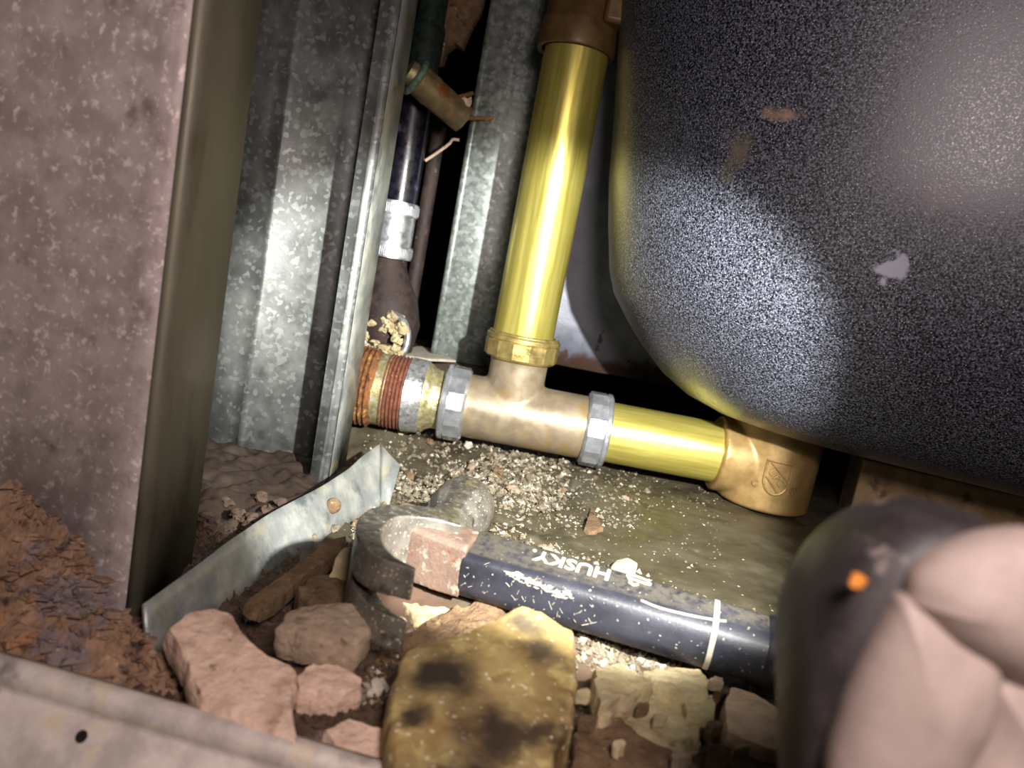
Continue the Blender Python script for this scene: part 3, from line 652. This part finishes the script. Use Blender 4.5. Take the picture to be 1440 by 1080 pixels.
# loose pebbles
random.seed(11)
def blob(c, r, seed, flat=.8):
    bm = bmesh.new(); bmesh.ops.create_icosphere(bm, subdivisions=2, radius=1)
    vs = [Vector(c)+Vector((v.co.x, v.co.y, v.co.z*flat))*r*(1+.9*mn.noise(v.co*1.3+Vector((seed, seed*2, 0)))) for v in bm.verts]
    fs = [[v.index for v in f.verts] for f in bm.faces]; bm.free(); return vs, fs
PEB = [(545, 700, 3), (575, 668, 3.2), (600, 650, 3), (640, 665, 3.6), (665, 655, 2.6), (700, 668, 3.2), (722, 690, 3.6), (745, 672, 2.6), (690, 645, 2.6), (655, 640, 3), (560, 640, 3.4), (532, 628, 4.4), (760, 715, 2.8), (790, 690, 2.2),
       (620, 690, 2.8), (770, 775, 2.4), (795, 790, 2.6), (830, 806, 2.4), (905, 835, 2.4), (940, 848, 2.6), (975, 862, 2.2), (880, 700, 2), (910, 690, 1.8), (735, 640, 2.2), (585, 625, 3.4), (840, 900, 3), (860, 912, 2.8), (885, 918, 3), (825, 905, 2.6), (905, 930, 2.4),
       (290, 730, 3), (310, 765, 3.2), (345, 760, 2.6), (375, 730, 2.6), (405, 715, 2.4), (285, 770, 2.8), (330, 735, 2.2), (300, 745, 3.4), (335, 720, 3.6), (365, 705, 3), (320, 705, 3), (395, 700, 3), (350, 740, 2.8), (395, 805, 2.6), (440, 752, 2.4), (470, 735, 2.4), (505, 720, 2.6), (520, 735, 2.4), (540, 925, 2.6), (525, 905, 2.2), (530, 960, 3)]
for i, (u, v, r) in enumerate(PEB):
    p = G(u, v, 2); h = hz(p.x, p.y); p = G(u, v, h+r*.4); p.z = hz(p.x, p.y)+r*.45
    vs, fs = blob(p, r, i*3.7); mb = MB().add(vs, fs)
    left = u < 430 and v < 820
    mt = dirtc if left else random.choice((crumbm, greyst, palest, brownst))
    single('pebble' if not left else 'dirt_clod', mb, mt, 'small loose pebble lying on the gritty slab around the pipes and hammer' if not left else 'brown dirt clod in the gap between the studs and the track strip', 'pebble' if not left else 'dirt clod',
           'loose pebbles on the slab' if not left else 'dirt clods behind the strip', angle=22)
# crumbs (uncountable)
random.seed(23)
TET = [(1, 1, 1), (1, -1, -1), (-1, 1, -1), (-1, -1, 1)]
def crumbs(name, regions, mat, label, cat):
    mb = MB()
    for (u0, v0, u1, v1, n, r0, r1, slope, wd) in regions:
        for k in range(n):
            t = random.random(); u = u0+(u1-u0)*t
            v = random.uniform(v0, v1) if not slope else v0+(v1-v0)*t+random.gauss(0, wd)
            p = G(u, v, 0)
            p.z = hz(p.x, p.y)
            if p.y > 470: continue
            r = r0+(r1-r0)*random.random()**3
            bm_v = []
            for q in ((1,0,0),(-1,0,0),(0,1,0),(0,-1,0),(0,0,1),(0,0,-1)):
                bm_v.append(p+Vector(q)*r*random.uniform(.6, 1.3)+Vector((random.gauss(0, .25*r), random.gauss(0, .25*r), r*.3)))
            mb.add(bm_v, [[0,2,4],[2,1,4],[1,3,4],[3,0,4],[2,0,5],[1,2,5],[3,1,5],[0,3,5]])
    return single(name, mb, mat, label, cat, kind='stuff', smooth=False, org=(0, 0, 0))
crumbs('gravel_crumbs', [(505, 605, 800, 720, 4200, .35, 2.2, 0, 0), (560, 640, 760, 700, 1200, .5, 2.4, 0, 0), (700, 650, 900, 745, 900, .3, 1.5, 0, 0), (690, 755, 1010, 868, 800, .4, 1.7, 1, 9), (850, 665, 1010, 720, 160, .3, 1.0, 0, 0), (700, 700, 1020, 800, 260, .25, .9, 0, 0),
                         (815, 890, 1000, 945, 900, .4, 1.7, 1, 10), (640, 850, 820, 880, 200, .3, 1.2, 0, 0), (800, 940, 1110, 1080, 500, .3, 1.2, 0, 0), (500, 850, 600, 960, 300, .4, 1.5, 0, 0), (1000, 850, 1180, 920, 150, .3, 1.2, 0, 0)],
       crumbm, 'gritty mortar crumbs strewn around the pipes and hammer', 'crumbs')
crumbs('dirt_crumbs', [(270, 680, 430, 800, 900, .4, 2.2, 0, 0), (345, 830, 520, 715, 700, .4, 1.8, 1, 12), (400, 860, 560, 1000, 400, .4, 1.8, 0, 0), (205, 880, 300, 1000, 420, .5, 2.2, 0, 0)], dirtc, 'loose brown dirt around the bent track strip', 'dirt')

# ---------------------------------------------------------------- plumbing behind the stud
dp = thing('black_pipe', 'black plastic pipe with banded coupling behind the second stud', 'pipe', P(557, 372, 500))
c0 = P(556, 325, 500); cx = c0.x-2
part('pipe', MB().lathe((cx+1, 500, c0.z+10), (0, 0, 1), [(0, 12), (90, 12.3)], 32), abs_m, dp)
zc = c0.z
mb = MB().lathe((cx, 500, zc-17), (0, 0, 1), [(0, 12), (0, 14), (36, 14), (36, 12)], 40); cp = part('coupling_sleeve', mb, alu, dp)
for zb, in ((zc-18,), (zc+10,)):
    mb = MB(); mb.lathe((cx, 500, zb), (0, 0, 1), [(0, 14), (.3, 15.2), (8.5, 15.2), (8.8, 14)], 48)
    b_ = part('clamp_band', mb, alu, dp, angle=40)
    mb = MB()
    for k in range(26):
        a = math.radians(-130+k*5.2); d = Vector((math.cos(a), math.sin(a), 0)); q = Vector((cx, 500, 0))+d*15.3
        t = Vector((-d.y, d.x, 0)); mb.add([q+t*sx*.4+d*sy*.35+Vector((0, 0, z)) for z in (zb+1.4, zb+7.2) for sx, sy in ((-1, -1), (1, -1), (1, 1), (-1, 1))], [[0,3,2,1],[4,5,6,7],[0,1,5,4],[1,2,6,5],[2,3,7,6],[3,0,4,7]])
    part('band_teeth', mb, alu, b_, smooth=False)
    q = Vector((cx, 500, zb+4))+Vector((-.42, -.9, 0)).normalized()*14.6
    mb = MB().lathe(q, (-.42, -.9, 0), [(0, 3), (1.8, 3), (2.2, 2.4)], 16); part('clamp_screw', mb, wornzinc, b_)
ci = thing('cast_iron_hub', 'dark brown cast iron fitting with crumbling mortar below the banded coupling', 'pipe fitting', P(560, 490, 492))
cc = P(545, 440, 502)
mb = MB().lathe((cx+1, 502, zc-36), (0, 0, 1), [(0, 13), (20, 11.5)], 32)
bs = []
for k in range(14):
    t = k/13; a = math.radians(90-150*t)
    bs.append(Vector((cx-14+22*math.cos(a)+2, 503, zc-56+24*math.sin(a)+4)))
mb.tube([Vector((cx, 502, zc-20)), Vector((cx+2, 502, zc-32)), Vector((cx+4, 503, zc-46)), Vector((cx+6, 504, zc-62)), Vector((cx+6, 505, zc-80))], [11.5, 14, 20, 22, 19], 28)
o = part('hub_body', mb, iron, ci); remesh(o, 1.2, 6)
rc = P(543, 476, 482); rax = Vector((-.5, -1, .15)).normalized()
mb = MB().torus(rc, rax, 17, 2.2, 56, 10); part('gasket_ring', mb, alu, ci)
mb = MB().lathe(rc+rax*-8, rax, [(0, 8), (4, 14), (7, 15.5)], 40, True, False); part('hub_mouth', mb, iron, ci)
mb = MB(); _, e1, e2 = mb.frame(rax)
random.seed(3)
for k in range(70):
    a = random.uniform(0, 6.28); r = random.uniform(7, 17); q = rc+e1*math.cos(a)*r+e2*math.sin(a)*r+rax*random.uniform(-3, 3)
    vs, fs = blob(q, random.uniform(1.6, 3.6), k*1.3, .9); mb.add(vs, fs)
part('mortar_crumbs', mb, plaster, ci, label='yellow crumbling mortar', kind='stuff')
# copper stub
a = P(588, 112, 462); b = P(652, 168, 478); dv = b-a
cs = thing('copper_stub', 'tarnished copper stub pipe with green corroded ring, high between the studs', 'pipe', b)
part('stub_tube', MB().lathe(a, dv, [(-4, 9.2), (10, 9.6), (12, 9.2), (36, 8.8)], 36, wob=.3), copper_p, cs)
part('corroded_ring', MB().torus(a+dv.normalized()*-2, dv, 10, 2.0, 40, 10), patina, cs, label='green corroded ring')
part('inner_plug', MB().lathe(a-dv.normalized()*6, dv, [(-2, 6.6), (0, 7.2), (4, 7.2)], 30), wornzinc, cs)
p0 = P(655, 146, 474)
vs, fs = blob(p0, 3.6, 2.2, 1.1); part('end_plug', MB().add(vs, fs), pinkst, cs)
def splint(uv, Y, r, mat, name, label, cat, parent=None):
    mb = MB().tube(catmull([P(u, v, y) for (u, v), y in zip(uv, Y)], 5), r, 7)
    if parent: return part(name, mb, mat, parent)
    return single(name, mb, mat, label, cat)
splint([(632, 140), (648, 136), (664, 131)], [474, 476, 516], 1.3, wood, 'wood_splinter', 'thin wood splinter above the copper stub end', 'splinter')
splint([(646, 173), (662, 166), (682, 167), (693, 165)], [476, 500, 517, 518], 1.1, wood, 'wood_splinter', 'orange splinter bridging the copper stub and the rear stud', 'splinter')
splint([(598, 226), (616, 214), (632, 202), (637, 196), (646, 197)], [505]*5, 1.0, pinkst, 'wire', 'thin pinkish bent wire in the dark gap left of the rear stud', 'wire')
mb = MB().lathe((P(600, 60, 500).x, 500, P(600, 112, 500).z), (0, 0, 1), [(0, 10), (30, 11), (34, 9.5), (120, 9.5)], 30, wob=.8); single('corroded_pipe', mb, darkgreen, 'dark green corroded pipe above the copper stub', 'pipe')
mb = MB().lathe((P(598, 300, 530).x, 530, 43), (0, 0, 1), [(0, 5), (P(600, 175, 530).z-43, 5)], 24); single('thin_pipe', mb, iron, 'thin brown pipe behind the black plastic pipe', 'pipe')
# hanging plaster lump at the top
mb = MB(); out = [(612, -40), (606, 20), (612, 60), (606, 92), (622, 88), (628, 70), (640, 62), (650, 68), (662, 40), (676, 14), (690, -40)]
pts = [P(u, v, 520) for u, v in out]; cc = sum(pts, Vector())/len(pts); rows = []
for k, dy in ((1, 10), (1.05, 3), (1.0, -2), (.8, -5), (.5, -7), (.2, -8)):
    rows.append([cc+(p-cc)*k+Vector((0, dy+2.5*frac(p*k, 9, 2), 0)) for p in pts])
mb.rings(rows)
hp = thing('hanging_debris', 'brown plaster scrap hanging at the top between the studs', 'debris', cc)
o = part('scrap', mb, brownst, hp)
mb = MB()
for k in range(22):
    q = P(random.uniform(612, 622), random.uniform(45, 74), 511); vs, fs = blob(q, random.uniform(.7, 1.6), k); mb.add(vs, fs)
part('white_grains', mb, palest, hp, kind='stuff')
# pale scrap lying on the sole plate
slab('paper_scrap', [(560, 492), (590, 486), (618, 492), (640, 506), (600, 504), (572, 500)], 45, 2.5, palest, 'pale flat scrap on the timber plate behind the rusty nipple', rough=.4, N=32)

# ---------------------------------------------------------------- blurred tool in the foreground
black = M('dusty_black', s(40, 36, 36), s(60, 54, 53), 12, .6, 0, .2, 2, [('noise', s(150, 136, 130), 13, .62, .72, .4)])
cream = M('pale_rubber', s(172, 156, 148), s(152, 136, 128), 14, .6, 0, .1, 2, [('noise', s(150, 138, 122), 16, .58, .72)])
orange = M('orange_dot', s(214, 130, 46), s(224, 144, 60), 5, .5)
bt_ = P(1340, 1060, 110)
tl = thing('rounded_tool', 'out of focus dusty black rounded tool with pale padded cover, bottom right corner', 'tool', Vector((bt_.x, bt_.y, -12)))
def loft(outl, Yf, Yb, dome, name, mat, n=72, extra=None):
    pts = catmull([Vector((u, v, 0)) for u, v in outl], 6); mb = MB(); cu = sum(p.x for p in pts)/len(pts); cv = sum(p.y for p in pts)/len(pts)
    rows = []
    for k, t in ((.80, 1), (.95, .6), (1, .3), (.985, .12), (.94, 0), (.82, -.35), (.62, -.7), (.38, -.92), (.12, -1)):
        Yv = Yf+(Yb-Yf)*t if t > 0 else Yf+dome*t
        rows.append([P(cu+(p.x-cu)*k, cv+(p.y-cv)*k, Yf)*1.0 + Vector((0, Yv-Yf, 0)) for p in pts])
    mb.rings(rows); return part(name, mb, mat, tl)
loft([(1135, 1300), (1130, 1120), (1132, 1000), (1150, 905), (1195, 822), (1255, 764), (1328, 734), (1400, 742), (1470, 790), (1540, 900), (1600, 1100), (1560, 1300), (1300, 1360), (1135, 1300)], 100, 125, 5, 'housing', black)
loft([(1285, 850), (1300, 815), (1350, 782), (1420, 758), (1500, 760), (1560, 840), (1560, 960), (1480, 985), (1395, 945), (1335, 905), (1285, 850)], 94, 103, 4.5, 'pale_pad', cream)
loft([(1262, 872), (1284, 846), (1348, 888), (1412, 926), (1412, 1010), (1370, 1090), (1310, 1200), (1230, 1220), (1172, 1120), (1190, 1020), (1225, 940), (1262, 872)], 94, 103, 4.5, 'pale_pad', cream)
loft([(1385, 940), (1480, 955), (1560, 960), (1580, 1100), (1520, 1220), (1320, 1210), (1330, 1090), (1370, 1010), (1385, 940)], 95, 103, 5, 'pale_pad', cream)
vs, fs = blob(P(1205, 818, 97), 1.2, 4.4); part('orange_dot', MB().add(vs, fs), orange, tl)
# stem that carries it, down to the rubble
q = P(1345, 1250, 112); mb = MB().tube([Vector((q.x+4, 112, q.z+10)), Vector((q.x+10, 114, 10)), Vector((q.x+12, 116, hz(q.x+12, 116)))], [13, 12, 12], 24); part('stem', mb, black, tl)
